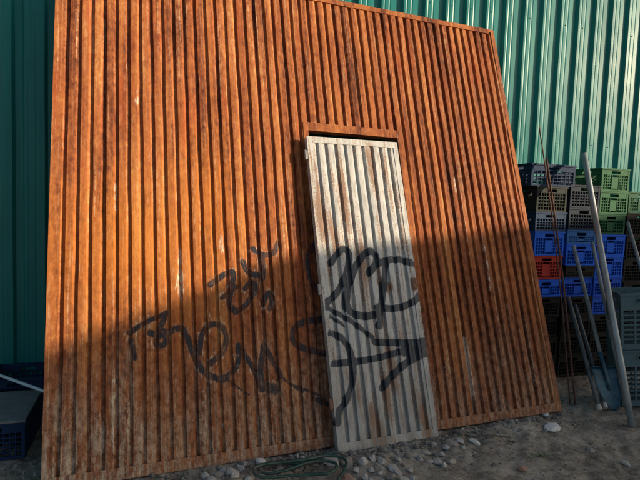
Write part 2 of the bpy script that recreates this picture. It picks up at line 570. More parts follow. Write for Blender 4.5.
# the tag sprayed across the gate, as metres (u, v) on the gate
GRAF = [
 (7, [(253, 249), (263, 256), (275, 253), (278, 243)]), (7, [(261, 255), (264, 268), (262, 279)]),
 (8, [(210, 285), (224, 274), (235, 271), (231, 289), (228, 305), (236, 312)]),
 (8, [(243, 262), (249, 275), (262, 275)]), (7, [(245, 289), (253, 280), (256, 290), (246, 306), (236, 312)]),
 (7, [(263, 304), (268, 291), (273, 296), (270, 309)]), (6, [(222, 298), (238, 286)]),
 (7, [(130, 333), (145, 322), (167, 313)]), (8, [(166, 313), (161, 327), (154, 346), (168, 345), (165, 331)]),
 (7, [(131, 340), (135, 358)]), (9, [(150, 333), (164, 336), (182, 325), (189, 341), (195, 358), (204, 374), (223, 380)]),
 (8, [(199, 353), (201, 335), (209, 324), (221, 324), (228, 339), (222, 354), (210, 364)]),
 (7, [(222, 380), (240, 366), (237, 341), (244, 354), (257, 375), (262, 390)]),
 (8, [(264, 345), (260, 370), (262, 386), (276, 386), (277, 392)]), (7, [(264, 346), (274, 362), (281, 376)]), (3, [(281, 376), (292, 386), (303, 392)]),
 (11, [(258, 374), (264, 388), (276, 389)]),
 (3, [(222, 376), (249, 395)]), (3, [(290, 384), (322, 396)]),
 (8, [(326, 319), (303, 321), (293, 329), (292, 341), (303, 349), (324, 353)]),
 (7, [(318, 240), (309, 252), (308, 266), (311, 282), (320, 294)]),
 (7, [(330, 405), (318, 400)]),
]
def px_w(x, y):
    a = plane_uv(x-4, y, G0, R_, U_); b = plane_uv(x+4, y, G0, R_, U_)
    return math.hypot(b[0]-a[0], b[1]-a[1])/8
GRAF_M = [(w*.76*px_w(*p[0]), [plane_uv(x, y, G0, R_, U_) for x, y in p]) for w, p in GRAF]
# remains of pale paint: (x, y0, y1, strength, half width px)
WEAR = [(137, 84, 112, 1.0, 1.6), (116, 165, 225, .7, 1.6), (181, 240, 310, .72, 3.0), (178, 262, 306, .66, 2.5), (222, 222, 262, .75, 1.8), (219, 236, 258, .7, 2),
        (456, 170, 200, .85, 1.8), (470, 330, 408, .9, 1.7), (487, 225, 300, .6, 1.5), (529, 366, 384, .95, 1.7), (240, 168, 188, .4, 1.5), (452, 322, 340, .6, 1.6),
        (114, 360, 470, .62, 2.6), (129, 380, 465, .6, 2.6), (102, 400, 470, .58, 3), (90, 410, 470, .5, 3), (142, 395, 462, .55, 2.6), (152, 405, 460, .45, 2.5), (175, 350, 440, .5, 2.2), (205, 378, 440, .55, 2.0),
        (222, 395, 440, .5, 2), (248, 400, 430, .4, 2), (262, 385, 420, .55, 2), (500, 240, 262, .4, 1.4), (210, 300, 345, .5, 1.6), (185, 310, 350, .5, 2), (445, 355, 395, .5, 1.6), (430, 340, 380, .35, 1.6), (282, 290, 340, .4, 1.6),
        (345, 50, 100, .35, 1.5), (300, 345, 400, .35, 1.5), (480, 380, 402, .5, 2.5), (497, 390, 402, .5, 2.5)]
WEAR_M = []
for x, y0, y1, s_, hw in WEAR:
    c = .5*(y0+y1)
    # follow the rib (constant u)
    u0, _v = plane_uv(x, c, G0, R_, U_)
    v0 = plane_uv(x, y1, G0, R_, U_)[1]; v1 = plane_uv(x, y0, G0, R_, U_)[1]
    WEAR_M.append((u0, v0, v1, s_, hw*px_w(x, c)))

OPEN_U0, OPEN_U1, OPEN_V = 1.825, 2.645, 2.380           # doorway
POFF = [(0, .0235), (.006, .024), (.012, .0235), (.017, .0), (.031, -.0008), (.046, -.0008), (.060, .0), (.070, .012)]
def sheet(u0, u1, v0, v1, name, seed, mat, parent, attr_fn, rows=.0125, amp=.0052, dent=0.0):
    cu, cyy = [], []
    k = math.floor(u0/.08)-1
    while k*.08 < u1+.08:
        for a, b in POFF:
            x = k*.08+a
            if u0+.002 < x < u1-.002:
                cu.append(x); cyy.append(b)
        k += 1
    full = [(kk*.08+a, b) for kk in range(-2, 60) for a, b in POFF]
    fx, fy = np.array([q[0] for q in full]), np.array([q[1] for q in full])
    cu = [u0]+cu+[u1]
    cyy = [float(np.interp(u0, fx, fy))]+cyy+[float(np.interp(u1, fx, fy))]
    cu, cyy = np.array(cu), np.array(cyy)
    vz = np.linspace(v0, v1, max(8, int((v1-v0)/rows)))
    X, Z = np.meshgrid(cu, vz)
    Y = np.repeat(cyy[None], len(vz), 0)
    Y = Y + amp*wob(X*2, Z, seed, 4, .8) + .0010*wob(X*8, Z*3, seed+5, 3, 2.0)
    Xw = X + .0030*wob(X*5, Z, seed+2, 4, .9)
    P = np.stack([Xw, Y, Z], -1)
    me = grid_mesh(name, P, np.stack([X, Z], -1), mat, attr_fn(X, Z))
    return link(name, me, None, parent)

def gate_attrs(X, Z):
    wear = np.zeros(X.shape)
    for u0, v0, v1, s_, hw in WEAR_M:
        fu = np.exp(-((X-u0)/max(hw*1.2, .012))**2)
        fv = np.clip((Z-v0)/.10, 0, 1)*np.clip((v1-Z)/.10, 0, 1)
        wear = np.maximum(wear, s_*fu*fv)
    och = .95*np.exp(-((X-.45)/.75)**2 - ((Z-1.35)/.65)**2) + .5*np.exp(-((X-1.05)/.35)**2 - ((Z-2.0)/.6)**2) + .40*np.exp(-((X-2.5)/.2)**2 - ((Z-3.0)/.5)**2)
    pm_ = paint_mask(X, Z, GRAF_M)
    halo = paint_mask(X, Z, [(w+.05, p) for w, p in GRAF_M[:14]])*.40
    return {'paint': pm_, 'wear': np.maximum(wear, halo), 'ochre': och}

EU = .066
sheet(EU-.012, OPEN_U0-.012, .03, GH-.03, 'corrugated_sheet', 51, M_rust, gate, gate_attrs)
sheet(OPEN_U0-.012, OPEN_U1+.012, OPEN_V+.04, GH-.03, 'corrugated_sheet', 51, M_rust, gate, gate_attrs)
sheet(OPEN_U1+.012, GW-.03, .03, GH-.03, 'corrugated_sheet', 51, M_rust, gate, gate_attrs)

def rail_box(name, u0, u1, y0, y1, v0, v1, mat, parent, attr_fn, seed=1, step=.03):
    """a slightly uneven flat bar with its front face gridded, so wear and paint can sit on it"""
    nu, nv = max(3, int((u1-u0)/step)), max(3, int((v1-v0)/step))
    U, V = np.meshgrid(np.linspace(u0, u1, nu), np.linspace(v0, v1, nv))
    w1 = .0016*wob(U*3, V*3, seed, 3, 1.0)
    ring = [(u0, v0)]
    # front grid plus returns folded to y1
    def lay(Ua, Va, Ya): return np.stack([Ua, Ya, Va], -1)
    P = lay(U, V, np.full(U.shape, y0)+w1)
    top = P[-1:].copy(); top[..., 1] = y1
    bot = P[:1].copy(); bot[..., 1] = y1
    P = np.concatenate([bot, P, top], 0)
    lft = P[:, :1].copy(); lft[..., 1] = y1
    rgt_ = P[:, -1:].copy(); rgt_[..., 1] = y1
    P = np.concatenate([lft, P, rgt_], 1)
    UVv = np.stack([P[..., 0]+P[..., 1]*.5, P[..., 2]+P[..., 1]*.5], -1)
    me = grid_mesh(name, P, UVv, mat, attr_fn(P[..., 0], P[..., 2]))
    return link(name, me, None, parent)

rail_box('side_rail', 0, EU, -.006, .05, 0, GH, M_rust, gate, gate_attrs, 3)
rail_box('side_rail', GW-.042, GW, -.006, .05, 0, GH, M_rust, gate, gate_attrs, 4)
rail_box('top_rail', EU, GW-.042, -.009, .05, GH-.052, GH-.002, M_rust, gate, gate_attrs, 5)
rail_box('bottom_rail', EU, OPEN_U0-.004, -.010, .05, .002, .070, M_rust, gate, gate_attrs, 6)
rail_box('bottom_rail', OPEN_U1+.004, GW-.042, -.010, .05, .002, .070, M_rust, gate, gate_attrs, 7)
rail_box('door_header', OPEN_U0-.040, OPEN_U1+.042, -.008, .045, OPEN_V, OPEN_V+.070, M_rust, gate, gate_attrs, 8)
rail_box('door_jamb', OPEN_U0-.040, OPEN_U0, -.007, .045, .07, OPEN_V, M_rust, gate, gate_attrs, 9)
rail_box('door_jamb', OPEN_U1, OPEN_U1+.042, -.007, .045, .07, OPEN_V, M_rust, gate, gate_attrs, 10)
for v in (1.2, 2.9):
    for a, b in (((.05, OPEN_U0-.05), (OPEN_U1+.05, GW-.05)) if v < 2.4 else ((.05, GW-.05),)):
        rail_box('rear_brace', a, b, .028, .07, v, v+.06, M_rust, gate, gate_attrs, 11)
bl_ = MB()
bl_.tube([(GW-.045, -.010, GH-.04), (GW-.045, -.020, GH-.04)], .011, 8)
bl_.build('bolt', M_rust, gate)

# ------------------------------------------------------------------ loose white door leaf
D0 = np.array([.174, 3.494, .002])
daz, dle, dro = .378, .337, .012
r1 = np.array([math.cos(daz), math.sin(daz), 0]); b1 = np.array([-math.sin(daz), math.cos(daz), 0])
u1 = np.array([0, 0, 1.0])*math.cos(dle)+b1*math.sin(dle)
DR = math.cos(dro)*r1+math.sin(dro)*u1
DU = -math.sin(dro)*r1+math.cos(dro)*u1
DN = np.cross(DR, DU)
DK = .987                                             # stands a hand's breadth proud of the gate
D0 = np.array([0, 0, 1.7]) + (D0-np.array([0, 0, 1.7]))*DK - DU*.020
DW, DH = .812*DK, 2.336*DK+.020
door = empty('loose_door', mat4=frame4(D0, DR, -DN, DU))
tag(door, 'narrow white corrugated door leaf with flaking paint and graffiti standing in the gate opening', 'door')
DGRAF = [
 (8, [(331, 263), (337, 254), (345, 247), (350, 254), (348, 269), (343, 283), (335, 296), (327, 302)]),
 (9, [(346, 306), (348, 288), (354, 269), (363, 255), (371, 250), (377, 256), (376, 265), (369, 273)]),
 (9, [(346, 304), (351, 313), (364, 317), (378, 314)]),
 (8, [(369, 272), (377, 264), (390, 259), (404, 260), (414, 265)]),
 (8, [(386, 262), (385, 280), (382, 299), (381, 318), (380, 326)]),
 (8, [(378, 307), (390, 309), (404, 307), (415, 301), (419, 295)]),
 (6, [(327, 308), (347, 318), (363, 330), (373, 338)]), (4, [(330, 316), (345, 326)]),
 (8, [(330, 333), (342, 337), (350, 349), (354, 367), (352, 387), (346, 402), (338, 413)]),
 (8, [(333, 364), (363, 361), (387, 356), (408, 349)]),
 (8, [(375, 342), (397, 343), (428, 342)]), (15, [(408, 347), (425, 347)]), (8, [(428, 352), (407, 362), (393, 375), (382, 388)]), (10, [(404, 352), (422, 350)]),
 (8, [(338, 410), (338, 424)]),
]
def dpx(x, y):
    a = plane_uv(x-4, y, D0, DR, DU); b = plane_uv(x+4, y, D0, DR, DU)
    return math.hypot(b[0]-a[0], b[1]-a[1])/8
DG_M = [(w*.80*dpx(*p[0]), [plane_uv(x, y, D0, DR, DU) for x, y in p]) for w, p in DGRAF]
DRUST = [(322, 215, .05, .22, 1.0), (318, 195, .035, .25, .7), (334, 235, .04, .2, .8), (388, 287, .045, .03, 1.6), (381, 283, .02, .03, 1.5), (414, 284, .03, .05, 1.7), (345, 200, .03, .3, .6), (372, 170, .025, .25, .5), (394, 372, .04, .2, .8), (386, 395, .035, .2, .8), (372, 415, .03, .12, .6), (425, 420, .03, .12, .7), (400, 330, .03, .2, .5), (362, 250, .03, .3, .4), (378, 225, .02, .2, .7)]
DR_M = [(*plane_uv(x, y, D0, DR, DU), a, b, s_) for x, y, a, b, s_ in DRUST]
def door_attrs(X, Z):
    r = np.zeros(X.shape)
    for u0, v0, a, b, s_ in DR_M:
        r = np.maximum(r, s_*np.exp(-((X-u0)/a)**2-((Z-v0)/b)**2))
    return {'paint': paint_mask(X, Z, DG_M), 'rust': r}
sheet(.040, DW-.034, .050, DH-.045, 'corrugated_sheet', 71, M_door, door, door_attrs, amp=.002)
rail_box('side_rail', 0, .044, -.006, .045, 0, DH, M_door, door, door_attrs, 13)
rail_box('side_rail', DW-.040, DW, -.006, .045, 0, DH, M_door, door, door_attrs, 14)
rail_box('top_rail', .044, DW-.040, -.007, .045, DH-.052, DH-.001, M_door, door, door_attrs, 15)
rail_box('bottom_rail', .044, DW-.040, -.007, .045, .001, .058, M_door, door, door_attrs, 16)
M_iron = simple('rusty_iron', (.16, .085, .055), .8, .2, var=.4, sc=60, bump=.3)
for v in (2.17, 1.12, .32):
    h = MB(); h.box(-.020, -.001, -.004, .012, v-.035, v+.035); h.tube([(-.020, .004, v-.04), (-.020, .004, v+.04)], .009, 8)
    bevel(h.build('hinge', M_door if v > 1 else M_iron, door), .002)
lx, lv = plane_uv(414, 284, D0, DR, DU)
lt = MB(); lt.box(lx-.018, lx+.018, -.011, -.0075, lv-.045, lv+.045)
lt.tube([(lx, -.008, lv+.01), (lx, -.018, lv+.01)], .008, 8)
bevel(lt.build('latch_plate', M_iron, door), .002)

# ------------------------------------------------------------------ plastic crates
def plastic(name, col, rough=.45):
    t = NT(name)
    c = t.coord('Object')
    oi = t.n('ShaderNodeObjectInfo')
    a = t.noise(c, 9, 5, .6)
    b = t.noise(c, 55, 4, .7)
    base = t.ramp(a, [(.3, tuple(x*.8 for x in col)), (.7, tuple(min(1, x*1.15) for x in col))])
    base = t.mix(t.mapr(t.math('ADD', t.math('MULTIPLY', b, .5), t.math('MULTIPLY', a, .5)), .5, .68, 0, .25), base, (.035, .034, .032))
    t.set(base=base, rough=t.mapr(b, .3, .7, rough+.1, rough+.3), spec=.14)
    t.bump(b, .12, .002)
    return t.m
PL = dict(black=plastic('plastic_black', (.012, .013, .015)), navy=plastic('plastic_navy', (.010, .030, .080)), blue=plastic('plastic_blue', (.014, .115, .66)),
          royal=plastic('plastic_royal_blue', (.012, .080, .50)), lightblue=plastic('plastic_light_blue', (.030, .120, .36)), red=plastic('plastic_red', (.40, .038, .030)),
          green=plastic('plastic_green', (.014, .085, .040)), palegreen=plastic('plastic_pale_green', (.028, .120, .055)), grey=plastic('plastic_grey', (.014, .026, .046)),
          olive=plastic('plastic_olive_grey', (.022, .030, .028)), bluegrey=plastic('plastic_blue_grey', (.022, .050, .105)), teal=plastic('plastic_teal_grey', (.085, .140, .158)))
_mesh = {}
def lattice(w, h, thick, handle=True, plate=True, cols=4, rows=4):
    """upright panel in x (-w/2..w/2), z (0..h), front face at y=0, thickness to +y"""
    b = MB()
    hw = w/2
    b.box(-hw, -hw+.020, 0, thick+.006, 0, h); b.box(hw-.020, hw, 0, thick+.006, 0, h)
    x0, x1 = -hw+.020, hw-.020
    b.box(x0, x1, 0, thick, 0, .018)
    top = h-.016
    band = h-.066 if handle else h-.034
    if handle:
        gx = min(.058, w*.17)
        b.box(x0, -gx, .001, thick, band, top); b.box(gx, x1, .001, thick, band, top)
        b.box(-gx, gx, .001, thick, h-.028, top); b.box(-gx, gx, .001, thick, band, band+.010)
    else:
        b.box(x0, x1, .001, thick, band, top)
    px = .044 if plate else 0.0
    if plate:
        b.box(-px, px, .004, thick, .030, band-.020)
        b.box(-px-.006, -px, .0, thick, .018, band); b.box(px, px+.006, .0, thick, .018, band)
        spans = [(x0, -px-.006), (px+.006, x1)]
    else:
        spans = [(x0, x1)]
        cols = cols*2+2
    for a, c in spans:
        for k in range(1, cols):
            xx = a+(c-a)*k/cols
            b.box(xx-.0035, xx+.0035, .002, thick-.001, .018, band)
        for k in range(1, rows):
            zz = .018+(band-.018)*k/rows
            b.box(a, c, .004, thick-.002, zz-.0045, zz+.0045)
    return b
def crate_meshes(w, d, h, colour, style):
    key = (round(w, 3), round(d, 3), round(h, 3), colour, style)
    if key in _mesh: return _mesh[key]
    mt = PL[colour]
    rows = max(3, int(h/.045))
    e = lattice(w, h, .012, True, style != 'open', 4, rows).mesh('end_panel', mt)
    s_ = lattice(d-.026, h, .012, True, style != 'open', 8, rows).mesh('side_panel', mt)
    r = MB(); o = .007
    r.box(-w/2-o, w/2+o, -o, .016, h-.0155, h); r.box(-w/2-o, w/2+o, d-.016, d+o, h-.0155, h)
    r.box(-w/2-o, -w/2+.016, .016, d-.016, h-.0155, h); r.box(w/2-.016, w/2+o, .016, d-.016, h-.0155, h)
    rm = r.mesh('rim', mt)
    b = MB()
    for k in range(8):
        y = .014+(d-.028)*k/7.0
        b.box(-w/2+.014, w/2-.014, y-.010, y+.010, .004, .012)
    for k in range(5):
        x = -w/2+.014+(w-.028)*k/4.0
        b.box(x-.010, x+.010, .014, d-.014, .0, .0038)
    _mesh[key] = (e, s_, rm, b.mesh('base', mt))
    return _mesh[key]
def crate(mat4, w, d, h, colour, label, group, style='plate'):
    """origin: middle of the front bottom edge; x along the front, y to the back"""
    e, s_, rm, bm_ = crate_meshes(w, d, h, colour, style)
    o = empty('plastic_crate', mat4=mat4)
    tag(o, label, 'crate', group)
    p_ = link('end_panel', e, None, o)
    p_ = link('end_panel', e, None, o); p_.location = (0, d, 0); p_.rotation_euler = (0, 0, math.pi)
    p_ = link('side_panel', s_, None, o); p_.location = (-w/2, d/2, 0); p_.rotation_euler = (0, 0, -math.pi/2)
    p_ = link('side_panel', s_, None, o); p_.location = (w/2, d/2, 0); p_.rotation_euler = (0, 0, math.pi/2)
    link('rim', rm, None, o)
    link('base', bm_, None, o)
    return o
def wall_pt(s_, off, z=0.0):
    p = W0 + RW*s_ + NW*off
    return np.array([p[0], p[1], z])
def wall_frame(s_, off, z, yaw=0.0, roll=0.0):
    c, s2 = math.cos(yaw), math.sin(yaw)
    x = RW*c + (-NW)*s2
    y = -RW*s2 + (-NW)*c
    zz = np.array([0, 0, 1.0])
    if roll:
        x, zz = x*math.cos(roll)+zz*math.sin(roll), zz*math.cos(roll)-x*math.sin(roll)
    return frame4(wall_pt(s_, off, z), x, y, zz)

ORD = ['top', 'second', 'third', 'fourth', 'fifth', 'sixth', 'seventh', 'eighth', 'ninth', 'tenth', 'eleventh', 'twelfth']
CNAME = dict(black='black', navy='navy', blue='bright blue', royal='royal blue', lightblue='light blue', red='red', green='green', palegreen='pale green', grey='pale grey', olive='olive grey', bluegrey='blue grey', teal='teal grey')
def stack(s_, off, items, where, group, w=.361, d=.40):
    z = .004
    n = len(items)
    for i, it in enumerate(items):
        colour, h = it[0], it[1]
        top_i = n-1-i
        pos = 'topmost' if top_i == 0 else ORD[top_i]+' from the top'
        if i == 0: pos = 'at the bottom'
        ww, dd, ds = (it[2] if len(it) > 2 else w), (it[3] if len(it) > 3 else d), (it[4] if len(it) > 4 else 0)
        yaw = math.radians(rng.uniform(-1.6, 1.6)) if len(it) < 6 else it[5]
        mm = wall_frame(s_+ds+rng.uniform(-.006, .006), off+rng.uniform(-.012, .012), z, yaw)
        crate(mm, ww, dd, h-.002, colour, '%s plastic crate %s of %s' % (CNAME[colour], pos, where), group, 'open' if colour in ('black', 'navy', 'grey', 'olive', 'bluegrey') else 'plate')
        z += h
OFF = .47
stack(0.09, OFF-.03, [('black', .24), ('black', .24), ('black', .24), ('black', .24)], 'the stack behind the gate edge', 'crates stacked beside the gate', w=.34)
stack(0.493, OFF, [('black', .21), ('black', .21), ('black', .21), ('black', .20), ('blue', .17), ('red', .24), ('blue', .24), ('bluegrey', .19), ('olive', .25), ('navy', .215, .52, .36, -.005)], 'the stack next to the gate', 'crates stacked beside the gate')
stack(0.898, OFF, [('black', .21), ('black', .21), ('black', .21), ('black', .19), ('royal', .20), ('black', .12), ('blue', .22), ('lightblue', .14), ('grey', .22), ('grey', .23)], 'the stack behind the thick pipe', 'crates stacked beside the gate')
stack(1.271, OFF, [('black', .21), ('black', .21), ('black', .21), ('royal', .19), ('royal', .20), ('blue', .22), ('blue', .22), ('green', .21), ('palegreen', .23), ('palegreen', .235)], 'the green-topped stack', 'crates stacked beside the gate')
stack(1.66, OFF, [('black', .24), ('black', .24), ('black', .24), ('black', .24), ('black', .24), ('black', .25), ('black', .24), ('green', .22)], 'the black stack at the right edge', 'crates stacked beside the gate')
stack(2.069, OFF, [('black', .24)]*7, 'the stack beyond the right edge', 'crates stacked beside the gate')
# two big teal-grey ventilated crates in front, tipped a little to the left
def vent_panel(w, h):
    b = MB(); hw = w/2; th = .014
    b.box(-hw, -hw+.022, 0, th+.008, 0, h); b.box(hw-.022, hw, 0, th+.008, 0, h)
    x0, x1 = -hw+.022, hw-.022
    b.box(x0, x1, 0, th, 0, .05)
    b.box(x0, -.075, .002, th, h-.150, h-.02); b.box(.075, x1, .002, th, h-.150, h-.02)
    b.box(-.075, .075, .002, th, h-.150, h-.085); b.box(-.075, .075, .002, th, h-.048, h-.02)
    for z0, z1 in ((h-.0855, h-.080), (h-.053, h-.0475)): b.box(-.082, .082, -.005, .004, z0, z1)
    for sx in (-1, 1): b.box(sx*.0785-.0035, sx*.0785+.0035, -.005, .004, h-.080, h-.053)
    n = 4
    for k in range(1, n):
        xx = x0+(x1-x0)*k/n
        b.box(xx-.008, xx+.008, 0, th, .05, h-.150)
    rows = 7
    for k in range(1, rows):
        zz = .05+(h-.20)*k/rows
        b.box(x0, x1, .003, th-.002, zz-.007, zz+.007)
    return b
def teal(z, label):
    key = 'vent'
    w, d, h = .42, .30, .495
    if key not in _mesh:
        r = MB()
        r.box(-w/2-.008, w/2+.008, -.008, .014, h-.0195, h); r.box(-w/2-.008, w/2+.008, d-.014, d+.008, h-.0195, h)
        r.box(-w/2-.008, -w/2+.014, .014, d-.014, h-.0195, h); r.box(w/2-.014, w/2+.008, .014, d-.014, h-.0195, h)
        bb = MB()
        for k in range(6): bb.box(-w/2+.016, w/2-.016, .016+k*.048, .040+k*.048, .002, .012)
        _mesh[key] = (vent_panel(w, h).mesh('end_panel', PL['teal']), vent_panel(d-.03, h).mesh('side_panel', PL['teal']), r.mesh('rim', PL['teal']), bb.mesh('base', PL['teal']))
    e, s_, rm, bm_ = _mesh[key]
    hd, a = math.radians(-6.0), math.radians(5.0)
    x0 = np.array([math.cos(hd), math.sin(hd), 0]); y0 = np.array([-math.sin(hd), math.cos(hd), 0]); z0 = np.array([0, 0, 1.0])
    x = x0*math.cos(a) + z0*math.sin(a)
    zz = z0*math.cos(a) - x0*math.sin(a)
    o = empty('ventilated_crate', mat4=frame4(np.array([2.70, 4.500, .004]) + x*w/2 + zz*z, x, y0, zz))
    tag(o, label, 'crate', 'teal crates by the pipe')
    link('end_panel', e, None, o)
    p_ = link('end_panel', e, None, o); p_.location = (0, d, 0); p_.rotation_euler = (0, 0, math.pi)
    p_ = link('side_panel', s_, None, o); p_.location = (-w/2, d/2, 0); p_.rotation_euler = (0, 0, -math.pi/2)
    p_ = link('side_panel', s_, None, o); p_.location = (w/2, d/2, 0); p_.rotation_euler = (0, 0, math.pi/2)
    link('rim', rm, None, o); link('base', bm_, None, o)
teal(0, 'tall teal grey ventilated crate standing on the dirt right of the thick pipe')
teal(.50, 'tall teal grey ventilated crate set on top of its twin right of the thick pipe')

# left corner: blue crate carrying a grey board
lc = frame4(np.array([-1.823, 3.228, .006])-RW*.185, RW, -NW, (0, 0, 1))
crate(lc, .37, .54, .235, 'navy', 'dark blue plastic crate under a grey board left of the gate', 'crates left of the gate', 'open')
crate(frame4(np.array([-2.02, 3.86, .006])-RW*.20, RW, -NW, (0, 0, 1)), .40, .40, .30, 'navy', 'dark blue crate in the shade behind the grey board', 'crates left of the gate', 'open')
M_board = simple('grey_board', (.13, .14, .15), .85, var=.25, sc=14, bump=.3, dirt=(.10, .085, .07))
bo = empty('board', mat4=frame4(np.array([-1.823, 3.228, .243])-RW*.185, RW, -NW, (0, 0, 1)))
tag(bo, 'weathered grey board lying on the dark blue crate left of the gate', 'board')
for k in range(3):
    q = MB(); q.box(-.205+.0, .190, -.012+k*.187, .170+k*.187, 0, .016)
    bevel(q.build('plank', M_board, bo), .003)
M_pvc = simple('pale_pipe', (.42, .50, .56), .45, var=.1, sc=20, bump=.05)
cp = MB().tube([(-3.3, 4.19, .46), (-2.6, 3.88, .385), (-2.288, 3.741, .352), (-1.88, 3.56, .318), (-1.70, 3.48, .300)], .0115, 10).build('thin_pipe', M_pvc)
tag(cp, 'thin pale pipe slanting over the board behind the gate edge', 'pipe')

# ------------------------------------------------------------------ poles leaning on the crates
M_galv = simple('galvanised_pipe', (.23, .265, .28), .5, .35, var=.25, sc=9, bump=.2, dirt=(.15, .115, .085), dirt_amt=.75)
M_pole = simple('weathered_pole', (.19, .205, .21), .7, .0, var=.4, sc=12, bump=.35, dirt=(.11, .085, .065), dirt_amt=.75)
M_poled = simple('dark_pole', (.09, .10, .105), .6, .1, var=.3, sc=22, bump=.2, dirt=(.12, .09, .07))
M_rebar = simple('rebar_rust', (.095, .045, .030), .85, .2, var=.4, sc=40, bump=.4)
M_cap = simple('pale_cap', (.46, .42, .38), .7, var=.2, sc=40, bump=.2)
def lerp(a, b, n=8, sag=(0, 0, 0)):
    a, b, s_ = np.array(a), np.array(b), np.array(sag)
    return [tuple(a+(b-a)*t+s_*math.sin(math.pi*t)) for t in np.linspace(0, 1, n)]
def hollow(mb, pts, r, wall=.004, n=16):
    """tube with open ends"""
    mb.tube(pts, r, n, cap=False)
    b0 = len(mb.v)
    mb.tube(pts, r-wall, n, cap=False)
    k = len(pts)-1
    a0 = b0-len(pts)*n
    for j in range(n):
        j2 = (j+1) % n
        mb.f.append((a0+j2, a0+j, b0+j, b0+j2)); mb.sm.append(False)
        mb.f.append((a0+k*n+j, a0+k*n+j2, b0+k*n+j2, b0+k*n+j)); mb.sm.append(False)
    return mb
po = hollow(MB(), lerp((2.529, 4.066, .0), (2.534, 5.172, 2.251)), .0265).build('grey_pipe', M_galv)
tag(po, 'thick pale grey metal pipe leaning on the crates, the longest pole', 'pipe')
def rebar(name, a, b, r, sag, label):
    o = MB().tube(lerp(a, b, 14, sag), r, 8).build(name, M_rebar)
    tag(o, label, 'rebar', 'rusty bars beside the gate')
rebar('rusty_rod', (2.248, 4.515, 0), (2.036, 5.057, 2.48), .0062, (.03, 0, 0), 'thin rusty rod beside the gate, the taller of two')
rebar('rusty_rod', (2.285, 4.496, 0), (2.134, 5.088, 2.206), .0090, (.02, 0, 0), 'rusty rod beside the gate, the shorter and thicker of two')
def pole(a, b, r, mat, label, cap=False, capmat=None):
    o = empty('pole', a)
    tag(o, label, 'pole', 'poles leaning on the crates')
    A = np.array(a)
    hollow(MB(), [tuple(np.array(p)-A) for p in lerp(a, b, 6)], r, .003, 14).build('shaft', mat, o)
    if cap:
        d = (np.array(b)-A); d = d/np.linalg.norm(d)
        MB().tube([tuple(-d*.012), tuple(-d*.004), tuple(d*.035)], r+.004, 14).build('end_cap', capmat, o)
    return o
pole((2.652, 4.333, .0), (2.703, 5.219, 1.387), .0165, M_pole, 'grey pole close behind the thick pipe')
pole((2.416, 4.350, .030), (2.465, 5.146, 0.846), .0185, M_poled, 'short dark pole with a pale end cap left of the shovel', True, M_cap)
pole((2.492, 4.398, .030), (2.555, 5.167, 0.758), .016, M_poled, 'darker short pole with a pale end cap partly behind the shovel blade', True, M_cap)
pole((3.25, 4.55, .0), (3.115, 5.355, 1.597), .0165, M_galv, 'pale pole at the right edge leaning on the black crates')

# shovel
M_shov = simple('shovel_steel', (.030, .090, .125), .55, .35, var=.45, sc=14, bump=.3, dirt=(.15, .12, .095), dirt_amt=.85)
sh = empty('shovel', (2.575, 4.395, 0))
tag(sh, 'long shovel with a blue grey blade standing on the dirt among the poles', 'shovel')
tip = np.array([2.575, 4.395, .003]); top = np.array([2.481, 5.146, 1.356])
ax = (top-tip)/np.linalg.norm(top-tip)
side = np.cross(ax, np.array([0, 1.0, 0])); side /= np.linalg.norm(side)
if side[0] < 0: side = -side
nrm = np.cross(side, ax)
if nrm[1] > 0: nrm = -nrm
L = lambda a, s_, n_: tuple(ax*a+side*s_+nrm*n_)
bla = []
for i, t in enumerate(np.linspace(0, 1, 15)):
    a = .37*t
    hw = .112*min(1, (max(t, .0)/.5))**.5 if t < .5 else .112 + .006*(t-.5)
    hw = max(hw, .012)
    bla.append([L(a, hw*q, .020*(abs(q)**2)-.012+.020*math.sin(math.pi*t)*.6) for q in np.linspace(-1, 1, 11)])
P = np.array(bla)
me = grid_mesh('blade', P, None, M_shov, smooth=True)
bo_ = link('blade', me, None, sh)
sdm = bo_.modifiers.new('thickness', 'SOLIDIFY'); sdm.thickness = .004
MB().tube([L(.17, 0, .004), L(.28, 0, .008), L(.37, 0, .006), L(.50, 0, .0)], .012, 12, r1=.021).build('socket', M_shov, sh)
for sg in (-1, 1): MB().tube([L(.372, sg*.113, .012), L(.374, sg*.03, 0.0)], .006, 8).build('tread', M_shov, sh)
hl = np.linalg.norm(top-tip)
MB().tube([L(.46, 0, 0), L(.9, 0, .004), L(hl, 0, 0)], .0175, 14).build('handle', M_pole, sh)

# ------------------------------------------------------------------ stones, hose, debris
def rock_mesh(seed):
    import bmesh
    bm = bmesh.new()
    bmesh.ops.create_icosphere(bm, subdivisions=2, radius=.5)
    r = np.random.default_rng(seed)
    planes = [(Vector(r.normal(size=3)).normalized(), r.uniform(.19, .40)) for _ in range(12)]
    for v in bm.verts:
        for n, d in planes:
            k = v.co.dot(n)-d
            if k > 0: v.co -= n*k*.92
        v.co += Vector(r.normal(size=3))*.012
        v.co.z *= .78
    me = bpy.data.meshes.new('stone')
    bm.to_mesh(me); bm.free()
    me.materials.append(M_stone)
    return me
ROCKS = [rock_mesh(100+i) for i in range(8)]
M_white = simple('white_stone', (.55, .54, .52), .85, var=.2, sc=25, bump=.4)
M_brick = simple('brick_lump', (.33, .19, .14), .9, var=.25, sc=30, bump=.4)
def gnd(x, y):
    d = cam_ray(x, y); t = -1.7/d[2]
    return d[0]*t, d[1]*t, t
